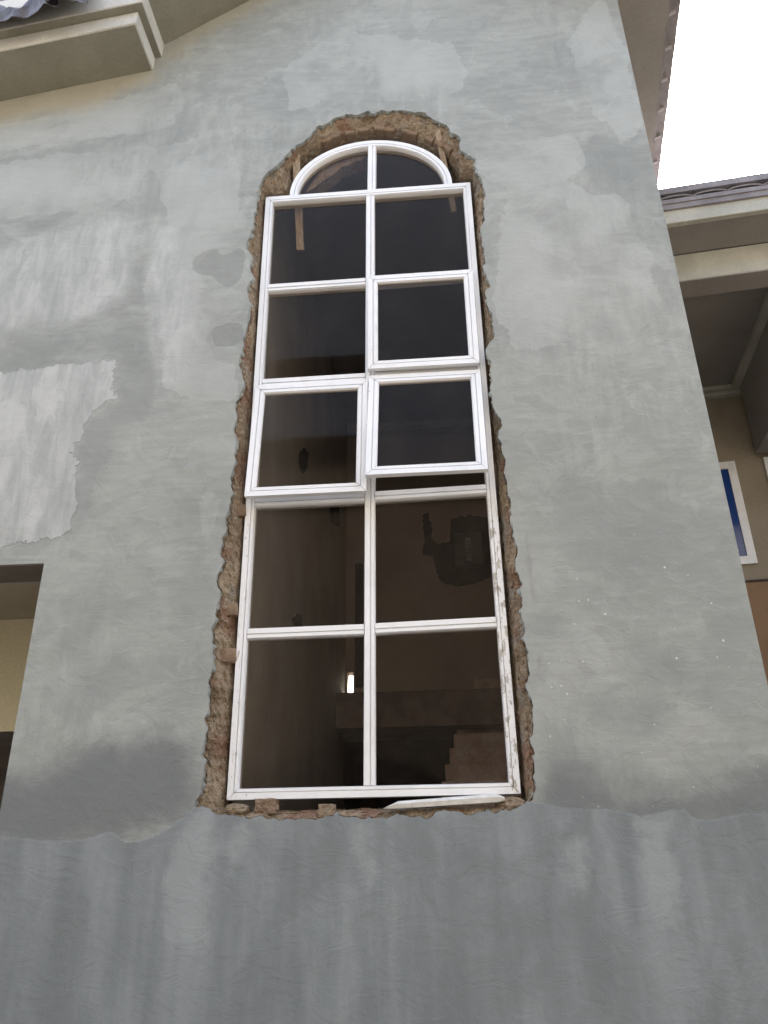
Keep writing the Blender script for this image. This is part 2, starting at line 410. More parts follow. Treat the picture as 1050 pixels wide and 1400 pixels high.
OPX1, OPZ0, OPZ1 = -1.83, .90, 2.842          # the porch opening at the left
WXR = 1.325
rkA = U(215,68)[[0,2]]; rkB = U(345,0)[[0,2]]; evA = U(0,138)[[0,2]]; evB = U(212,95)[[0,2]]
rsl = (rkB[1]-rkA[1])/(rkB[0]-rkA[0]); esl = (evB[1]-evA[1])/(evB[0]-evA[0])
APX = -.02; APZ = rkA[1]+rsl*(APX-rkA[0])
outer = [(WXR, -.02), (WXR, 6.9), (APX+.35, APZ+.25), (rkA[0], rkA[1]+.3), (-4.3, rkA[1]+.3), (-4.3, -.02)]
lop = [(-3.6, OPZ0), (-3.6, OPZ1), (OPX1, OPZ1), (OPX1, OPZ0)]
W_ = lambda pts: [tuple(U(px, py, 0)[[0,2]]) for px, py in pts]
patches = {
 'brushed': [W_([(-60,520),(0,510),(58,502),(72,500),(112,499),(155,492),(154,520),(158,545),(140,556),(122,566),(114,590),(100,618),(99,628),(106,632),(100,668),(103,690),(97,712),(98,735),(60,738),(-60,748)]),
             ],
 'light': [W_([(-60,190),(0,172),(60,158),(150,140),(212,118),(250,108),(245,135),(232,165),(205,178),(150,188),(60,200),(-60,215)]),
           W_([(205,205),(300,180),(330,250),(335,330),(285,340),(262,368),(290,395),(330,405),(330,440),(285,445),(280,470),(300,490),(320,500),(318,540),(240,538),(218,520),(214,440),(196,430),(200,380),(230,290)]),
           W_([(700,255),(760,240),(812,262),(840,268),(885,352),(900,420),(870,470),(800,480),(700,470),(680,400),(675,330)]),
           W_([(640,200),(700,185),(780,185),(800,232),(770,250),(700,262),(665,250)]),
           W_([(-40,225),(60,212),(192,200),(195,222),(188,268),(120,285),(0,300),(-40,300)]),
           W_([(820,0),(850,60),(880,170),(850,200),(810,150),(770,60)]),
           W_([(470,40),(620,60),(640,120),(560,140),(470,135),(400,150),(380,100)])],
 'dark': [W_([(262,366),(268,352),(280,343),(292,339),(303,352),(314,346),(326,337),(334,344),(336,350),(332,372),(326,385),(312,394),(300,390),(291,378),(276,375)]),
          W_([(284,462),(292,448),(312,443),(332,442),(333,464),(318,472),(300,474)]),
          ],
 'grey': [W_([(-60,470),(0,468),(100,458),(196,440),(200,470),(212,500),(214,560),(180,580),(150,640),(120,690),(104,735),(100,700),(106,636),(124,566),(157,545),(155,492),(60,501),(-60,520)]),
          W_([(-60,320),(0,310),(100,290),(200,268),(200,220),(212,180),(250,150),(240,210),(215,280),(195,360),(190,420),(185,380),(190,300),(100,310),(-60,345)]),
          W_([(-60,222),(60,205),(180,180),(210,172),(205,200),(192,215),(60,228),(-60,240)]),
          W_([(770,640),(860,670),(960,640),(1000,720),(1060,900),(1060,1110),(880,1110),(740,1100),(728,1000),(760,960),(860,930),(840,800),(760,760)]),
          W_([(100,770),(160,740),(260,760),(296,800),(280,900),(180,940),(100,1000),(60,960)]),
          W_([(810,185),(880,175),(900,270),(815,268),(795,230)])],
 'brushed2': [W_([(-60,352),(0,340),(60,322),(150,298),(192,300),(190,340),(165,400),(130,430),(60,440),(-60,455)]),
    W_([(205,300),(240,310),(262,400),(250,500),(225,520),(205,430)])],
 'seam': [W_([(708,705),(716,720),(724,760),(733,800),(738,850),(732,845),(726,800),(716,755)]), W_([(735,862),(740,870),(742,930),(737,925)])],
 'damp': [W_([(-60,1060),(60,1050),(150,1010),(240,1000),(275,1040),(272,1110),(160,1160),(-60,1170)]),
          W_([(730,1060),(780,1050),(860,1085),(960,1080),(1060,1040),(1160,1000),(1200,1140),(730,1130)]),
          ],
 'warm': [W_([(-80,120),(215,85),(212,110),(120,140),(-80,185)]),
          W_([(345,-20),(400,-20),(300,35),(225,85),(215,66)])],
 'low': [W_([(-200,1140),(0,1143),(40,1148),(80,1150),(120,1146),(150,1138),(165,1148),(185,1152),(215,1140),(245,1122),(262,1108),(272,1100),(300,1085),(700,1085),(722,1098),(735,1098),(760,1104),(800,1108),(842,1108),(862,1116),(880,1118),(905,1111),(940,1108),(944,1120),(985,1122),(1010,1112),(1060,1116),(1200,1118),(1300,1900),(-300,1900)])],
 'runs': [W_([(258,1120),(285,1108),(290,1180),(280,1290),(225,1300),(222,1200),(240,1160)]),
          W_([(868,1118),(910,1112),(925,1200),(918,1265),(895,1262),(885,1190)]),
          W_([(330,1125),(346,1122),(335,1170),(318,1200),(312,1160)]),
          W_([(480,1125),(505,1122),(520,1190),(500,1210),(486,1160)]),
          W_([(770,1150),(800,1150),(808,1200),(790,1230),(775,1200)])],
 'specks': [W_([(780,740),(1000,720),(1060,900),(1060,1115),(740,1105),(730,960),(760,800)])],
}
def build_wall():
    holeP = [tuple(p) for p in hole]
    xs = np.arange(-4.25, WXR-.01, .042); zs = np.arange(.03, 7.6, .042)
    X, Z = np.meshgrid(xs, zs); X = X.ravel(); Z = Z.ravel()
    rng = np.random.default_rng(3); X = X+rng.uniform(-.008,.008,X.shape); Z = Z+rng.uniform(-.008,.008,Z.shape)
    keep = (sdf(outer, X, Z) > .02) & (sdf(lop, X, Z) < -.02) & (sdf(holeP, X, Z) < -.014)
    pts = [Vector((a,b)) for a,b in zip(X[keep], Z[keep])]
    edges = []
    def ring(P):
        s = len(pts); pts.extend(Vector((float(a),float(b))) for a,b in P); n = len(P)
        edges.extend((s+i, s+(i+1)%n) for i in range(n)); return s
    oP = resample(outer, .08); lP = resample(lop, .08)
    ring(oP); ring(lP); ring(holeP)
    vo, eo, fo, ov, oe, of = delaunay_2d_cdt(pts, edges, [], 0, 1e-6)
    V = np.array([(v.x, v.y) for v in vo])
    F = [f for f in fo]
    cen = np.array([V[list(f)].mean(0) for f in F])
    ok = pip(outer, cen[:,0], cen[:,1]) & ~pip(lop, cen[:,0], cen[:,1]) & ~pip(holeP, cen[:,0], cen[:,1])
    F = [f for f, k in zip(F, ok) if k]
    F2 = []
    for f in F:                                           # face towards -y
        a, b, c = (V[f[0]], V[f[1]], V[f[2]])
        cr = (b[0]-a[0])*(c[1]-a[1])-(b[1]-a[1])*(c[0]-a[0])
        F2.append(tuple(f) if cr > 0 else tuple(reversed(f)))
    verts = [(x, .0035*noise.noise(Vector((x*1.7, 0, z*1.7)))+.0015*noise.noise(Vector((x*7, 4, z*7))), z) for x, z in V]
    nbase = len(verts)
    # ragged plaster lip, turned in at the hole and at the porch opening
    def lip(P, back, jit):
        nonlocal verts, F2
        n = len(P); s = len(verts)
        for r in range(3):
            for i, p in enumerate(P):
                a, b = P[i-1], P[(i+1)%n]; t = np.array(b)-np.array(a); t = t/(np.hypot(*t)+1e-9); nn = np.array([t[1], -t[0]])
                k = r/2
                off = jit*k*(noise.noise(Vector((p[0]*40, 7+r, p[1]*40)))) 
                y = .0035*noise.noise(Vector((p[0]*1.7, 0, p[1]*1.7)))+.0015*noise.noise(Vector((p[0]*7, 4, p[1]*7)))
                verts.append((p[0]+nn[0]*off, y+back*k, p[1]+nn[1]*off))
        for r in range(2):
            for i in range(n):
                a, b = s+r*n+i, s+r*n+(i+1)%n
                F2.append((a, a+n, b+n, b))
    lip(holeP, .03, .02); lip([tuple(p) for p in lP], .225, 0)
    x0, x1 = WXR, WXR
    o = link('front_wall', verts, F2, M['plaster'], house)
    me = o.data; Vx = np.array([v[0] for v in verts]); Vz = np.array([v[2] for v in verts])
    for nm, polys in patches.items():
        d = np.full(Vx.shape, -9.)
        for p in polys: d = np.maximum(d, sdf(p, Vx, Vz))
        at = me.attributes.new(nm, 'FLOAT', 'POINT'); at.data.foreach_set('value', d.astype(np.float32))
    return o
front = build_wall()

# ------------------------------------------------------------------ the broken masonry round the window
FX0, FX1, FZ0, FZ1 = -.902, .300, 1.785, 5.13            # window frame outside edges
ACX, AA, AB = -.282, .478, .400                          # arch centre, half width, rise
YF = .06
# inner edge of the rough reveal, matched point for point with the outline by angle round the opening
def inner_loop():
    P = []
    P += [(FX1+.018, z) for z in np.linspace(1.745, 5.04, 60)]
    P += [(FX1+.03, 5.10), (FX1+.02, 5.19), (FX1-.05, 5.225)]
    for a in np.linspace(18, 152, 34):
        P.append((ACX+(AA+.075)*math.cos(rad(a)), 5.12+(AB+.095)*math.sin(rad(a))))
    P += [(ACX-AA-.02, 5.19), (FX0+.06, 5.165), (FX0-.006, 5.15), (FX0-.016, 5.08)]
    P += [(FX0-.014, z) for z in np.linspace(5.0, 1.76, 60)]
    P += [(x, 1.742) for x in np.linspace(FX0+.01, FX1-.01, 30)]
    return resample(P, .01)
inn = inner_loop()
def match(outer_pts, inner_pts):
    I = np.array(inner_pts); res = []
    last = None
    # walk both loops by normalised arc length between anchor corners
    def arc(P):
        P = np.array(P); d = np.hypot(*(np.roll(P, -1, 0)-P).T); s = np.concatenate([[0], np.cumsum(d)]); return s
    def nearest(P, q): P = np.array(P); return int(np.argmin(np.hypot(P[:,0]-q[0], P[:,1]-q[1])))
    anc = [((.45,1.75),(FX1+.018,1.745)), ((.40,3.3),(FX1+.018,3.3)), ((.40,5.05),(FX1+.018,5.04)), ((ACX+.40,5.5),(ACX+.40,5.5)), ((ACX,5.8),(ACX,5.6)), ((ACX-.42,5.5),(ACX-.40,5.48)), ((-1.0,5.05),(FX0-.016,5.08)),
           ((-1.0,3.3),(FX0-.014,3.3)), ((-1.05,1.72),(FX0-.014,1.76))]
    io = [nearest(outer_pts, a[0]) for a in anc]; ii = [nearest(inner_pts, a[1]) for a in anc]
    n, m = len(outer_pts), len(inner_pts); out = [None]*n
    for k in range(len(anc)):
        a, b = io[k], io[(k+1)%len(anc)]; c, d = ii[k], ii[(k+1)%len(anc)]
        na = (b-a) % n; nc = (d-c) % m
        for j in range(na):
            t = c + nc*j/na; t0 = int(t) % m; t1 = (t0+1) % m; fr = t-int(t)
            out[(a+j) % n] = I[t0]*(1-fr)+I[t1]*fr
    return out
hole_ccw = hole                                          # both loops run up the right side, over the arch, down the left side
inm = match(hole_ccw, inn)
def build_reveal():
    prof = [(-.05,.022),(0,.030),(.10,.026),(.22,.030),(.36,.034),(.5,.040),(.64,.048),(.76,.058),(.88,.070),(.97,.085),(1,.105),(1,.125),(1,.150),(1,.180),(1,.21),(1,.24)]
    dens = []
    for a, b in zip(prof[:-1], prof[1:]):
        for j in range(3): dens.append((a[0]+(b[0]-a[0])*j/3, a[1]+(b[1]-a[1])*j/3))
    dens.append(prof[-1])
    V = []; F = []; n = len(hole_ccw); m = len(dens)
    for i in range(n):
        p = np.array(hole_ccw[i]); q = np.array(inm[i]); L = np.hypot(*(q-p))+1e-6; dr = (q-p)/L
        for j, (u, y) in enumerate(dens):
            base = p+(q-p)*u
            arch = max(0, min(1, (base[1]-5.15)/.2))
            x, z = base
            n1 = fb(x, y, z, 9, 3); n2 = fb(x+5, y*1.5, z, 30, 3); n3 = noise.noise(Vector((x*75, y*75, z*75)))
            cell = noise.voronoi(Vector((x*16, y*16, z*13)))[0]
            h = .024*n1 + .015*n2 + .007*n3 + .02*max(0, .45-cell[0]) 
            edge = min(1, (u+.05)/.2) if u < 1 else 1
            front_w = (1 if u < .9 else max(0, 1-(y-.07)/.05))
            h *= .35+.65*edge
            # lumps stand out of the face (towards the street) on the ledge and out of the jamb further in
            yy = y - h*front_w*.9
            yy = max(yy, -.002 + .02*(1-edge) if u < .15 else -.012)
            inw = h*(1-front_w)*.8*.6
            x += dr[0]*inw; z += dr[1]*inw
            V.append((x, yy, z))
    for i in range(n):
        for j in range(m-1):
            a = i*m+j; b = ((i+1)%n)*m+j
            F.append((a, a+1, b+1, b))
    o = link('broken_reveal', V, F, M['mud'], front, smooth=False)
    return o
reveal = build_reveal()
tag(reveal, label='rough brown mud and brick edge hacked out round the window')

# bricks showing in the arch soffit and jambs
def brick_mesh(w_, d_, h_, seed):
    rnd = random.Random(seed); vs_ = []
    nx, ny, nz = 2, 3, 2
    import bmesh
    bm = bmesh.new(); bmesh.ops.create_cube(bm, size=1)
    bmesh.ops.scale(bm, vec=(w_, d_, h_), verts=bm.verts)
    bmesh.ops.bevel(bm, geom=list(bm.edges), offset=.006, segments=1, affect='EDGES')
    for v in bm.verts: v.co += Vector((rnd.uniform(-.003,.003), rnd.uniform(-.003,.003), rnd.uniform(-.003,.003)))
    me = bpy.data.meshes.new('brick'); bm.to_mesh(me); bm.free(); me.materials.append(M['brick']); return me
bmeshes = [brick_mesh(.066, .20, .11, s) for s in range(4)]
jmeshes = [brick_mesh(.10, .09, .064, 10+s) for s in range(4)]
fl = world_loc(front)
k = 0
for a in np.arange(27, 158, 8.3):
    r_a, r_b = AA+.075, AB+.095
    a2 = a+random.uniform(-2.2,2.2)
    x = ACX+r_a*math.cos(rad(a2)); z = 5.12+r_b*math.sin(rad(a2))
    nx, nz = math.cos(rad(a2))/r_a, math.sin(rad(a2))/r_b; L = math.hypot(nx, nz); nx /= L; nz /= L
    o = bpy.data.objects.new('brick', bmeshes[k % 4]); col.objects.link(o); o.parent = front
    o.location = Vector((x+nx*(.060+random.uniform(-.007,.010)), .145+random.uniform(-.012,.012), z+nz*.050)) - fl
    o.rotation_euler = (0, math.atan2(nx, nz)+random.uniform(-.04,.04), random.uniform(-.05,.05)); k += 1
for (px, py) in ((321,700),(309,835),(306,897),(291,985)):
    p = U(px, py, .06)
    o = bpy.data.objects.new('brick', jmeshes[k % 4]); col.objects.link(o); o.parent = front
    o.location = Vector((p[0], .094+random.uniform(-.006,.003), p[2])) - fl
    o.rotation_euler = (random.uniform(-.08,.08), random.uniform(-.06,.06), random.uniform(-.25,.25)); k += 1

# masonry left standing inside the arch, seen through its left pane
kp = [(418,262),(426,250),(440,232),(465,217),(500,207),(500,216),(494,219),(485,219),(476,226),(466,229),(455,238),(441,246),(430,257)]
kf = [U(a_+random.uniform(-1.2,1.2), b_+random.uniform(-1.2,1.2), .135) for a_, b_ in kp]; kb = [p+np.array([random.uniform(-.01,.01), .10, .012]) for p in kf]; n_ = len(kf)
link('broken_arch_edge', kf+kb, [tuple(range(n_)), tuple(range(n_, 2*n_))[::-1]]+[(i_, n_+i_, n_+(i_+1)%n_, (i_+1)%n_) for i_ in range(n_)], M['mud'], front)

# wall body behind the render (thickness), side wall, inside rooms
T = .24
XL = float(U(472,930,5.0)[0])                                               # inside left wall of the stair hall, next to the jamb
YB = 5.0; ZC = 6.45
side = box('side_wall', (WXR-.20, .012, 0), (WXR-.004, YB+.25, 6.80), M['plaster'], house)
box('inside_left_wall', (XL-.2, .245, 0), (XL, YB+.2, ZC), M['inner'], house)
def back_wall():
    a = U(474.8,949,YB); b = U(482.9,919,YB); V = []; F = []
    for x0, x1, z0, z1 in ((XL,a[0],0,ZC),(b[0],WXR,0,ZC),(a[0],b[0],0,a[2]),(a[0],b[0],b[2],ZC)):
        v, f = boxvf((x0, YB, z0), (x1, YB+.18, z1)); s_ = len(V); V += v; F += [tuple(i+s_ for i in q) for q in f]
    return link('inside_back_wall', V, F, M['inner2'], house)
back_wall()
box('inside_right_wall', (WXR-.21, .245, 0), (WXR-.203, YB, ZC), M['inner2'], house)
box('inside_ceiling', (-4.3, .25, ZC), (WXR, YB+.2, ZC+.12), M['taupe'], house)
# inner face of the front wall either side and above the window
V = []; F = []
for p0, p1 in (((XL-.2,.235,0),(FX0-.03,.25,ZC)), ((FX1+.04,.235,0),(WXR-.2,.25,ZC)), ((FX0-.03,.235,5.66),(FX1+.04,.25,ZC)), ((FX0-.03,.235,0),(FX1+.04,.25,1.73))):
    v, f = boxvf(p0, p1); s = len(V); V += v; F += [tuple(i+s for i in q) for q in f]
link('inside_front_wall', V, F, M['inner'], house)
# cornice along the back wall under the ceiling
for dz, dy, t in ((0,.05,.07),(-.07,.03,.03),(-.13,.02,.02)):
    box('cornice', (XL+.02, YB-dy-.06, ZC+dz-t), (WXR-.22, YB-.002, ZC+dz-.002), M['buff'], house)
# floor slab of the upper landing
a = U(470,998,YB-.8); b = U(632,945,YB-.8)
box('landing_slab', (XL+.02, YB-.9, a[2]), (WXR-.22, YB-.004, b[2]), M['slab'], house)
box('under_landing_shade', (XL+.002, YB-.03, 0), (WXR-.22, YB-.004, a[2]-.002), M['dark'], house)  # dark sheet paints in the shade below the landing slab
# stairs rising away to the landing
stairs = link('stair_flight', *boxvf((.1, 1.2, 0), (WXR-.22, 2.8, 1.55)), M['step'], house)
edges_px = [(601,1092),(603,1068),(608,1045),(614,1023),(620,1003),(624,985),(626,967),(627,949),(648,927)]
zt = [1.90,2.07,2.245,2.42,2.595,2.77,2.945,3.12,3.295]
for (px, py), z in zip(edges_px, zt):
    p = Uz(px, py, z)
    v, f = boxvf((p[0], p[1], z-.19), (WXR-.225, p[1]+.34, z)); st = bevel(link('step', v, f, M['step'], stairs), .012, 2)
# patches hacked into the indoor plaster
def blotch(name, pts3, nrm, th, mat, parent, label=None):
    n = len(pts3); c = np.mean(pts3, 0); nrm = np.array(nrm)
    ring2 = [np.array(p)+nrm*th for p in pts3]
    V = list(pts3)+ring2
    F = [(i, (i+1)%n, n+(i+1)%n, n+i) for i in range(n)]+[tuple(n+i for i in range(n))]
    o = link(name, V, F, mat, parent)
    if label: o['label'] = label
    return o
def jag(P, step, amp):
    R = resample([np.array(p, float) for p in P], step)
    return [(p[0]+amp*noise.noise(Vector((p[0]*.31, p[1]*.31, 1))), p[1]+amp*noise.noise(Vector((p[0]*.27, p[1]*.33, 8)))) for p in R]
for P in ([(409,618),(414,612),(420,620),(418,642),(413,647),(408,632)], [(399,846),(404,838),(411,842),(412,860),(404,862)], [(450,692),(463,690),(462,720),(453,716)]):
    blotch('plaster_hole', [Ux(a, b, XL+.003) for a, b in jag(P, 3, 1.5)], (1,0,0), .01, M['dark'], house)
P = [(577,704),(584,701),(590,716),(590,738),(600,745),(614,742),(617,710),(640,704),(668,708),(676,730),(676,786),(655,796),(630,802),(608,798),(600,790),(594,770),(592,760),(577,758),(581,738)]
blotch('chased_plaster', [U(a, b, YB-.003) for a, b in jag(P, 4, 3)], (0,-1,0), .012, M['dark'], house, 'dark hacked patch round the switch box')
a = U(486,940,YB-.01); b = U(496,772,YB-.01)
box('conduit', (a[0], YB-.06, a[2]), (b[0], YB-.004, b[2]), M['dark'], house)

db = empty('distribution_board', tuple(U(638,745,YB-.05)), label='dark electric distribution board on the back wall of the stair hall', cat='switch box')
a = U(622,775,YB-.08); b = U(658,727,YB-.08)
bevel(box('enclosure', (a[0], YB-.09, a[2]), (b[0], YB-.014, b[2]), M['panel'], db), .01)
for i in range(6):
    f0 = i/6
    z0 = a[2]+.06+(b[2]-a[2]-.12)*f0
    box('breaker', ((a[0]+b[0])/2-.03, YB-.105, z0), ((a[0]+b[0])/2+.03, YB-.0905, z0+.035), M['breaker'], db)

# ------------------------------------------------------------------ roof edges
# left: stepped concrete eave box rising gently to the right
def eave_box(name, xe, proj_, z_off, h, mat, parent, xw=-4.3):
    zl = lambda x: evA[1]+esl*(x-evA[0])+z_off
    b = [(xw,-proj_,zl(xw)),(xe,-proj_,zl(xe)),(xe,.004,zl(xe)),(xw,.004,zl(xw))]
    t = [(p[0],p[1],p[2]+h) for p in b]
    o = hexa(name, b, t, mat, parent); return o
# (end of the lower box, projection fitted to the photo)
E1X = evB[0]-.01
cor = Uz(173,32, evA[1]+esl*(E1X-evA[0]))
PR1 = -cor[1]
eave = eave_box('eave_box', E1X, PR1, 0, .11, M['fascia'], house)
bevel(eave, .008)
sof = eave_box('soffit', E1X-.012, PR1-.012, -.003, .002, M['soffit'], house)
up1 = eave_box('upper_fascia', E1X+.045, PR1+.05, .112, .30, M['fascia'], house); bevel(up1, .008)
eave_box('fascia_soffit', E1X+.04, PR1+.044, .109, .002, M['soffit'], house)
# gable verge rising to the apex and falling to the right
def verge(xa, za, xb, zb, name='verge'):
    b = [(xa,-.5,za),(xb,-.5,zb),(xb,.3,zb),(xa,.3,za)]
    return hexa(name, b, [(p[0],p[1],p[2]+.12) for p in b], M['soffit'], house)
verge(rkA[0]-.02, rkA[1]-.0, APX, APZ, 'verge')
verge(APX+.002, APZ, WXR+.5, APZ-.33*(WXR+.5-APX), 'verge')
# roof slopes behind
rr = hexa('roof', [(-4.5,-.35,rkA[1]+.42-.35),(APX,-.35,APZ+.12),(APX,YB+.8,APZ+.12),(-4.5,YB+.8,rkA[1]+.42-.35)],
     [(-4.5,-.35,rkA[1]+.15),(APX,-.35,APZ+.2),(APX,YB+.8,APZ+.2),(-4.5,YB+.8,rkA[1]+.15)], M['tile'], house)
# crumpled purple roof sheets hanging over the left eave
def sheet(pts, yb, seed, name='crumpled_roof_sheet'):
    n = 16; m = 5; V = []; F = []
    (x0,z0),(x1,z1) = pts
    for i in range(n+1):
        for j in range(m+1):
            t = i/n; s = j/m
            x = x0+(x1-x0)*t; zz = z0+(z1-z0)*t
            nz_ = noise.noise(Vector((t*5+seed, s*2.2, 2.0)))
            y = yb - .02 + .34*s
            z = zz + .12*s + .055*nz_ + .028*math.sin(t*16+seed) - .02*(1-s)*random.random()
            V.append((x, y + .02*noise.noise(Vector((t*6, s*3, seed))), z))
    for i in range(n):
        for j in range(m):
            a = i*(m+1)+j; F.append((a, a+m+1, a+m+2, a+1))
    o = link(name, V, F, M['sheet'], house); so = o.modifiers.new('thick', 'SOLIDIFY'); so.thickness = .006; return o

yT = -(PR1+.05)-.05
def crumple(bot, top, y0, seed):
    n = 44; m = 10; V = []; F = []
    def at(P, t):
        L = [0]
        for a, b in zip(P[:-1], P[1:]): L.append(L[-1]+math.hypot(b[0]-a[0], b[1]-a[1]))
        q = t*L[-1]
        for i in range(len(P)-1):
            if q <= L[i+1]+1e-9: f_ = (q-L[i])/(L[i+1]-L[i]); return P[i][0]+(P[i+1][0]-P[i][0])*f_, P[i][1]+(P[i+1][1]-P[i][1])*f_
        return P[-1]
    for i in range(n+1):
        b, t_ = at(bot, i/n), at(top, i/n)
        for j in range(m+1):
            s_ = j/m; yy = y0 + .22*s_
            A = U(b[0], b[1], yy); B = U(t_[0], t_[1], yy); p = A+(B-A)*s_
            c_ = noise.voronoi(Vector((p[0]*5+seed, p[2]*8, 1)))[0]
            d = .10*(c_[0])+.02*noise.noise(Vector((p[0]*14, p[2]*14, seed)))
            V.append((p[0], yy-d, p[2]+.006*noise.noise(Vector((p[0]*40, 2, seed)))))
    for i in range(n):
        for j in range(m):
            a = i*(m+1)+j; F.append((a, a+m+1, a+m+2, a+1))
    o = link('crumpled_roof_sheet', V, F, M['sheet'], house); so = o.modifiers.new('thick', 'SOLIDIFY'); so.thickness = .004
crumple([(-70,52),(0,35),(12,37),(32,33),(62,22),(75,20),(84,22)], [(-70,20),(0,9),(14,7),(24,3),(40,-3),(66,-14),(96,-25)], yT, 3.0)
crumple([(70,20),(80,16),(92,11),(100,15),(106,15),(114,8),(118,4),(130,-6)], [(72,-10),(85,-12),(95,-14),(105,-16),(115,-18),(122,-20),(130,-22),(140,-26)], yT-.03, 8.0)

# right-hand eave running back from the front
ZE = 6.78
Q0 = Uz(936,-30,ZE); Q1 = Uz(900,252,ZE)
I0 = Uz(918,-30,ZE-.01); I1 = Uz(889,192,ZE-.01)
dirE = (Q1-Q0)/np.linalg.norm(Q1-Q0); nrmE = np.array([dirE[1], -dirE[0], 0]); nrmE /= np.linalg.norm(nrmE)
back = Q1+dirE*.6; frontE = Q0-dirE*.9
wS = .15
ein = lambda p, d, dz=0: tuple(p-nrmE*d+np.array([0,0,dz]))
hexa('eave_soffit', [ein(frontE,.085),(WXR+.0,frontE[1],ZE),(WXR,back[1],ZE),ein(back,.085)][::-1], [ein(frontE,.085,.02),(WXR,frontE[1],ZE+.02),(WXR,back[1],ZE+.02),ein(back,.085,.02)][::-1], M['taupe'], house)
hexa('eave_board', [ein(frontE,.065),ein(frontE,.085),ein(back,.085),ein(back,.065)][::-1], [ein(frontE,.065,.12),ein(frontE,.085,.12),ein(back,.085,.12),ein(back,.065,.12)][::-1], M['tile'], house)
Ltot = np.linalg.norm(back-frontE); pitch = .255; s = 0
def tile_mesh(w_, l_, h_):
    V = []; F = []; n = 8
    for j in (0, 1):
        for r in (0, 1):
            for i in range(n+1):
                a = math.pi*i/n; rr_ = w_/2-(.012 if r else 0)
                V.append((rr_*math.cos(a), j*l_, (h_-(.012 if r else 0))*math.sin(a)))
    m = n+1
    for i in range(n):
        F += [(i, i+1, 2*m+i+1, 2*m+i), (m+i+1, m+i, 3*m+i, 3*m+i+1), (i+1, i, m+i, m+i+1), (2*m+i, 2*m+i+1, 3*m+i+1, 3*m+i)]
    me = bpy.data.meshes.new('roof_tile'); me.from_pydata(V, [], F); me.materials.append(M['tile']); return me
tm = tile_mesh(pitch*1.04, .35, .032)
hl = world_loc(house)
angE = math.atan2(nrmE[1], nrmE[0])
def put_tile(p, ang, tilt, parent=house):
    o = bpy.data.objects.new('roof_tile', tm); col.objects.link(o); o.parent = parent
    o.location = Vector(p)-world_loc(parent); o.rotation_euler = (tilt, 0, ang); return o
while s < Ltot:
    put_tile(frontE+dirE*(s+pitch/2)+np.array([0,0,.035]), angE+math.pi/2, rad(20)); s += pitch
s = .1
while s < Ltot-.1:
    pz = frontE+dirE*s
    hexa('tile_lap', [ein(pz,.026,.014),ein(pz,.075,-.004),ein(pz+dirE*.022,.075,-.004),ein(pz+dirE*.022,.026,.014)][::-1], [ein(pz,.026,.032),ein(pz,.075,.032),ein(pz+dirE*.022,.075,.032),ein(pz+dirE*.022,.026,.032)][::-1], M['lap'], house); s += pitch
# pan under the tiles, so that no light passes between them
hexa('tile_batten', [ein(frontE,.0,.03),ein(frontE,.06,.03),ein(back,.06,.03),ein(back,.0,.03)][::-1], [ein(frontE,.0,.05),ein(frontE,.30,.16),ein(back,.30,.16),ein(back,.0,.05)][::-1], M['tile'], house)
hexa('roof_slope', [ein(frontE,.02,.085),ein(frontE,1.7,.95),ein(back+dirE*4,1.7,.95),ein(back+dirE*4,.02,.085)][::-1], [ein(frontE,.02,.11),ein(frontE,1.7,1.0),ein(back+dirE*4,1.7,1.0),ein(back+dirE*4,.02,.11)][::-1], M['tile'], house)

# ------------------------------------------------------------------ porch behind the opening at the left
zc = OPZ1
box('porch_lintel', (-3.7, .228, zc-.0), (OPX1+.3, .27, zc+.12), M['taupe'], house)
pb = .95
box('porch_soffit', (-3.598, .004, zc-.006), (OPX1-.003, .2275, zc-.001), M['darkpaint'], house)
box('porch_ceiling', (-4.2, .271, zc+.03), (OPX1+.3, pb, zc+.09), M['tan'], house)
box('porch_side_wall', (OPX1+.30, .228, 0), (OPX1+.42, pb+.1, zc+.1), M['cream'], house)
zr = U(8,1000,pb)[2]
# cream back wall with a broken opening under it
n = 60; V = []; F = []
for i in range(n+1):
    x = -4.2+(OPX1+.29+4.2)*i/n
    zz = zr+.02*noise.noise(Vector((x*9,0,0)))+.012*noise.noise(Vector((x*40,0,0)))
    V += [(x,pb,zc+.09),(x,pb,zz),(x,pb+.12,zz+.02)]
for i in range(n):
    a = 3*i; F += [(a,a+1,a+4,a+3),(a+1,a+2,a+5,a+4)]
link('porch_back_wall', V, F, M['cream'], house)
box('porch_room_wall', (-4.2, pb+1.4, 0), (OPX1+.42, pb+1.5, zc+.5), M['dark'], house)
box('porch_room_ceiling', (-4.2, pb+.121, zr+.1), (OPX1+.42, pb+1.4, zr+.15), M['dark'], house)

# ------------------------------------------------------------------ veranda wing at the right, turned a little
TH = rad(6.5)
wx = np.array([math.cos(TH), -math.sin(TH), 0]); wy = np.array([math.sin(TH), math.cos(TH), 0])
WO = np.array([WXR, 1.45, 0])
def WL(px, py, yl, ):                                     # photo point on the wing-local plane y' = yl
    p = Upl(px, py, WO+wy*yl, wy); return (np.dot(p-WO, wx), p[2])
WF = lambda x, y, z: tuple(WO+wx*x+wy*y+np.array([0,0,z]))
wing = empty('veranda_wing', WF(0,0,0), label='upper veranda of the wing beyond the right corner with tan walls and deep beams', cat='building')
def wbox(name, x0, y0, z0, x1, y1, z1, mat, parent=None):
    return box(name, (x0,y0,z0), (x1,y1,z1), mat, parent or wing, xf=WF)
zf1 = WL(980,296,0)[1]; zf2 = WL(980,279,0)[1]; zf3 = WL(980,262,0)[1]
XR = 3.4
bevel(wbox('fascia', -.15, 0, zf1, XR, .05, zf2+.01, M['buff']), .006)
wbox('fascia_moulding', -.15, -.02, zf2, XR, .0, zf2+.05, M['tile'])
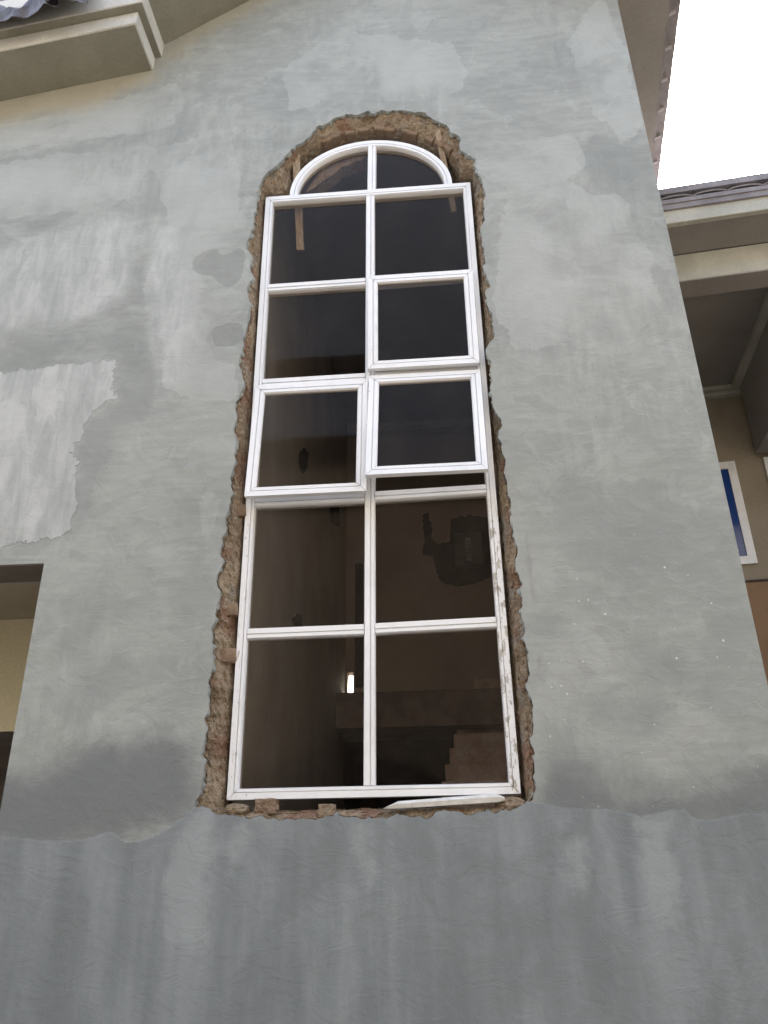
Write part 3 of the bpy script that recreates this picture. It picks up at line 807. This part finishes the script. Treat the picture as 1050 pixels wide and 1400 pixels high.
def depth_for(px, py, z):                                 # wing-local depth of a photo point known by height
    p = Uz(px, py, z); return np.dot(p-WO, wy)
yb1 = depth_for(980, 341, zf1)
wbox('soffit', -.15, .052, zf1+.004, XR, yb1, zf1+.03, M['taupe'])
zb = WL(980,377,yb1)[1]
bevel(wbox('front_beam', -.15, yb1+.002, zb, XR, yb1+.22, zf1+.0, M['buff']), .006)
wbox('beam_soffit', -.15, yb1+.006, zb-.008, XR, yb1+.216, zb-.001, M['taupe'])
zcl = zb+.16
YW = depth_for(985, 545, zcl-.10)
wbox('veranda_ceiling', -.15, yb1+.222, zcl, XR, YW, zcl+.08, M['taupe'])
for dz, dy in ((.0,.10),(.05,.06)):
    wbox('cornice', -.15, YW-dy, zcl-dz-.045, XR, YW-.002, zcl-dz-.004, M['buff'])
zfl = WL(1015,795,YW)[1]
wbox('back_wall', -.3, YW, zfl, XR, YW+.2, zcl+.08, M['tan'])
wbox('lower_wall', -.3, YW-.02, 0, XR, YW+.2, zfl-.02, M['brown'])
wbox('floor_edge', -.3, YW-.03, zfl-.02, XR, YW+.1, zfl, M['dark'])
xc0, zc0 = WL(1012,548,YW-.02); zc1 = WL(1030,626,YW-.02)[1]
wbox('cross_beam', xc0, yb1+.222, zc1, xc0+.28, YW-.11, zcl-.002, M['taupe'])
wbox('cross_cornice', xc0-.07, yb1+.222, zcl-.06, xc0-.002, YW-.11, zcl-.004, M['buff'])
# upper roof over the wing
wbox('roof_slab', -.6, -.02, zf2+.16, XR, YW+.6, zf2+.22, M['tile'])
for i in range(11):
    x = -.1+i*pitch
    o = put_tile(WF(x, -.032, zf2+.085), -TH, rad(18), wing)
wbox('tile_bed', -.3, -.03, zf2+.05, XR, .4, zf2+.09, M['tile'])
wbox('end_wall', XR, 0, 0, XR+.2, YW+.2, zcl+.5, M['tan'])
# blue-paned window of the wing
wa = WL(985,631,YW-.02); wb_ = WL(1037,772,YW-.02)
xr_, zt_ = wb_[0], WL(1003,631,YW-.02)[1]
zb_ = WL(1025,771,YW-.02)[1]; xt_ = WL(1003,631,YW-.02)[0]
wx1 = (xt_+xr_)/2+.0; wx0 = wx1-1.15; fr = .075
wf = wbox('window_frame', wx0, YW-.035, zb_, wx1, YW-.002, zb_+fr, M['white']); 
def wsub(x0,z0,x1,z1,name='frame_member'): wbox(name, x0, YW-.035, z0, x1, YW-.002, z1, M['white'], wf)
wsub(wx0, zt_-fr, wx1, zt_); wsub(wx1-fr, zb_+fr+.001, wx1, zt_-fr-.001); wsub(wx0, zb_+fr+.001, wx0+fr, zt_-fr-.001); wsub((wx0+wx1)/2-.03, zb_+fr+.001, (wx0+wx1)/2+.03, zt_-fr-.001)
wbox('window_pane', wx0+fr, YW-.02, zb_+fr, wx1-fr, YW-.012, zt_-fr, M['blue'], wf)
q = WL(1044,640,YW-.02)
q2 = WL(1043,626,YW-.02)
wf2 = wbox('window_frame', q2[0], YW-.035, q2[1]-1.1, q2[0]+.07, YW-.002, q2[1], M['white'])
wbox('frame_member', q2[0]+.071, YW-.035, q2[1]-.07, q2[0]+.9, YW-.002, q2[1], M['white'], wf2)
wbox('window_pane', q2[0]+.071, YW-.02, q2[1]-1.1, q2[0]+.9, YW-.012, q2[1]-.071, M['blue'], wf2)

# ------------------------------------------------------------------ the tall white window
win = empty('arched_window', (FX0, YF, FZ0), label='tall white framed window of five rows with a half round top, set loosely in the hole', cat='window')
g_ = .0014
def prof_outer(wd=.044):
    a = wd
    return [(0,YF),(a*.58,YF),(a*.59,YF+.009),(a*.66,YF+.009),(a*.67,YF+.001),(a*.92,YF+.001),(a,YF+.014),(a,YF+.060),(0,YF+.060)]
def stile(name, a, b, prof, parent, c0=1, c1=1, mat='white'):
    A, B = np.array(a), np.array(b); t = (B-A)/np.hypot(*(B-A)); 
    return sweep(name, [tuple(A+t*g_), tuple(B-t*g_)], prof, M[mat], parent, c0, c1)
po = prof_outer()
# left of travel is inwards: bottom -> right -> top -> left (counter-clockwise seen from the street)
stile('frame_rail', (FX0,FZ0), (FX1,FZ0), po, win); stile('frame_stile', (FX1,FZ0), (FX1,FZ1), po, win)
stile('frame_rail', (FX1,FZ1), (FX0,FZ1), po, win); stile('frame_stile', (FX0,FZ1), (FX0,FZ0), po, win)
def bar(name, a, b, wd, parent, y=YF):
    pr = [(-wd/2,y+.012),(-wd/2+.004,y+.002),(-wd*.15,y+.002),(-wd*.13,y+.010),(-wd*.05,y+.010),(-wd*.03,y),(wd/2-.004,y),(wd/2,y+.012),(wd/2,y+.055),(-wd/2,y+.055)]
    return sweep(name, [a, b], pr, M['white'], parent)
ZR = [2.487, 3.14, 3.825, 4.452]
iw = .0445
mx = lambda z: -.312+(z-1.83)*(-.284+.312)/(5.08-1.83)
bar('mullion', (mx(FZ0+iw), FZ0+iw), (mx(FZ1-iw), FZ1-iw), .050, win, YF+.0015)
for z in ZR:
    bar('transom', (FX0+iw, z), (mx(z)-.0255, z+.002), .050, win, YF+.001)
    bar('transom', (mx(z)+.0255, z+.004), (FX1-iw, z+.014), .050, win, YF+.001)
# arched head
arc = [(ACX+AA*math.cos(t), FZ1+.0015+AB*math.sin(t)) for t in np.linspace(.0, math.pi, 49)]
w_ = .046
pa = [(0,YF),(w_*.54,YF),(w_*.55,YF+.009),(w_*.62,YF+.009),(w_*.63,YF+.001),(w_*.92,YF+.001),(w_,YF+.012),(w_,YF+.055),(0,YF+.055)]
sweep('arch_head', arc, pa, M['white'], win)
bar('mullion', (-.276, FZ1+.002), (-.270, FZ1+AB-w_+.004), .050, win, YF+.0015)
# glass of the fixed lights
def pane(x0, z0, x1, z1, y, parent, name='glass_pane'):
    v, f = boxvf((x0, y, z0), (x1, y+.005, z1)); return link(name, v, f, M['glass'], parent)
zz = [FZ0+.02]+ZR+[FZ1-.02]
yg = YF+.032
for r in range(5):
    z0, z1 = zz[r]+.012, zz[r+1]-.012; mxx = mx((z0+z1)/2)
    if r not in (2,): pane(FX0+.03, z0, mxx-.015, z1, yg, win)
    if r not in (2,3): pane(mxx+.015, z0, FX1-.03, z1+.006, yg, win)
for sgn in (-1, 1):
    V = []; n = 20
    pts = [(ACX, FZ1+.01)]+[(ACX+sgn*(AA-.03)*math.cos(t), FZ1+.01+(AB-.03)*math.sin(t)) for t in np.linspace(0, math.pi/2, n)]
    V = [(x, yg, z) for x, z in pts]+[(x, yg+.005, z) for x, z in pts]; m = len(pts)
    F = [tuple(range(m)), tuple(range(m, 2*m))[::-1]]+[(i, (i+1)%m, m+(i+1)%m, m+i) for i in range(m)]
    link('glass_pane', V, F, M['glass'], win)
# casements, hung at the top and pushed out at the bottom
def casement(x0, x1, zt, L, ang, label, dx=0.0):
    ca, sa = math.cos(rad(ang)), math.sin(rad(ang)); w = .052
    yo = YF-.026
    def xf(o):
        p = world_loc(o)
        for v in o.data.vertices:
            q = v.co+p; d = zt-q.z; yy = q.y-yo
            v.co = Vector((q.x+dx*(d/L), yo + yy*ca - d*sa, zt - d*ca - yy*sa))-p
        return o
    pr = [(0,yo),(w*.49,yo),(w*.50,yo+.009),(w*.57,yo+.009),(w*.58,yo+.0005),(w*.90,yo+.0005),(w,yo+.010),(w,yo+.026),(0,yo+.026)]
    A, B, C_, D = (x0,zt-L),(x1,zt-L),(x1,zt),(x0,zt)
    cs = xf(stile('casement', A, B, pr, win)); cs['label'] = label
    for a, b in ((B,C_),(C_,D),(D,A)): xf(stile('sash_rail', a, b, pr, cs))
    gp = xf(pane(x0+w*.8, zt-L+w*.8, x1-w*.8, zt-w*.8, yo+.014, cs))
    return cs
casement(-.297, .272, 4.462, .625, 2.2, 'upper right casement, nearly shut', -.004)
casement(-.297, .270, 3.812, .640, 10.5, 'lower right casement, pushed open at the bottom', -.010)
casement(-.885, -.303, 3.790, .660, 4.6, 'left casement, slightly open at the bottom', -.006)

# ------------------------------------------------------------------ loose things round the window
def plank(name, pts, y0, th, wd, label, cat='timber prop', group='timber props wedging the arched head'):
    A, B = pts; A = np.array(A); B = np.array(B); c = (A+B)/2
    t = (B-A)/np.hypot(*(B-A)); nn = np.array([-t[1], t[0]])*wd/2
    q = [A-nn, A+nn, B+nn*.9, B-nn*.9]
    v = [(p[0], y0, p[1]) for p in q]+[(p[0], y0+th, p[1]) for p in q]
    o = link(name, [(a-c[0], b-y0, d-c[1]) for a, b, d in v], [(0,1,2,3),(7,6,5,4),(0,4,5,1),(1,5,6,2),(2,6,7,3),(3,7,4,0)], M['wood'])
    o.location = (c[0], y0, c[1]); bevel(o, .003); tag(o, label, cat, group); return o
def prop(pa, ya, pb_, yb, wd, label):
    A, B = Vector(U(*pa, ya)), Vector(U(*pb_, yb)); c = (A+B)/2; t = (B-A).normalized()
    sx = t.cross(Vector((0,1,0))).normalized()*wd/2; sy = sx.cross(t).normalized()*.015
    v = [tuple(p+a*sx+b*sy-c) for p in (A, B) for a, b in ((-1,-1),(1,-1),(1,1),(-1,1))]
    o = link('wooden_prop', v, [(3,2,1,0),(4,5,6,7),(0,1,5,4),(1,2,6,5),(2,3,7,6),(3,0,4,7)], M['wood'])
    o.location = c; bevel(o, .003); tag(o, label, 'timber prop', 'timber props wedging the arched head')
prop((404,197), .035, (411,343), .27, .044, 'raw timber prop on the left of the arch, its end showing through the glass')
prop((598,180), .035, (621,290), .24, .032, 'thin slanting timber prop on the right of the arched head')

# white strip lying in the gap under the window
A = U(524,1106,.03); B = U(690,1094,.03)
V = []; F = []
for (x, z, h) in ((A[0],A[2],.002),(A[0]+.06,A[2]+.006,.022),(B[0]-.03,B[2],.026),(B[0],B[2],.012)):
    V += [(x,.012,z-h*.3),(x,.006,z+h*.5),(x,.03,z+h),(x,.05,z+h*.8),(x,.05,z-h*.3)]
for i in range(3):
    for j in range(5): a_ = i*5+j; b_ = i*5+(j+1)%5; F.append((a_, a_+5, b_+5, b_))
F += [(0,1,2,3,4),(19,18,17,16,15)]
o = link('trim_strip', V, F, M['dirtywhite']); bevel(o, .002)
tag(o, 'loose white trim strip lying aslant on the rubble under the window', 'trim strip')

def lump(name, c, size, seed, mat, label, cat, group=None, sharp=False):
    import bmesh
    bm = bmesh.new(); bmesh.ops.create_icosphere(bm, subdivisions=4, radius=1)
    for v in bm.verts:
        if sharp:
            p = v.co.copy(); m_ = max(abs(p.x), abs(p.y), abs(p.z)); v.co = p.lerp(p/m_, .8)
        d = 1+.25*noise.noise(v.co*1.6+Vector((seed,0,0)))+.12*noise.noise(v.co*5+Vector((seed,3,0)))
        v.co = Vector((v.co.x*size[0]*d, v.co.y*size[1]*d, v.co.z*size[2]*d))
    me = bpy.data.meshes.new(name); bm.to_mesh(me); bm.free(); me.materials.append(mat)
    o = bpy.data.objects.new(name, me); col.objects.link(o); o.location = c; tag(o, label, cat, group); return o
p = U(365,1104,.07); lump('brick_fragment', (p[0],.07,p[2]), (.045,.04,.032), 2, M['brick'], 'broken red brown brick end in the gap under the left lower pane', 'brick piece', sharp=True)
p = U(447,1109,.05); lump('mortar_lump', (p[0],.05,p[2]), (.034,.03,.026), 5, M['mud'], 'lump of dried mortar on the sill left of the mullion foot', 'mortar lump', sharp=True)
p = U(324,1107,.06); lump('mortar_lump', (p[0],.06,p[2]), (.055,.04,.024), 9, M['mud'], 'flat pile of mortar crumbs at the lower left corner of the window', 'mortar lump')
p = U(700,1100,.05); lump('mortar_lump', (p[0],.05,p[2]), (.060,.04,.028), 13, M['mud'], 'heap of grey mortar at the lower right corner of the window', 'mortar lump')
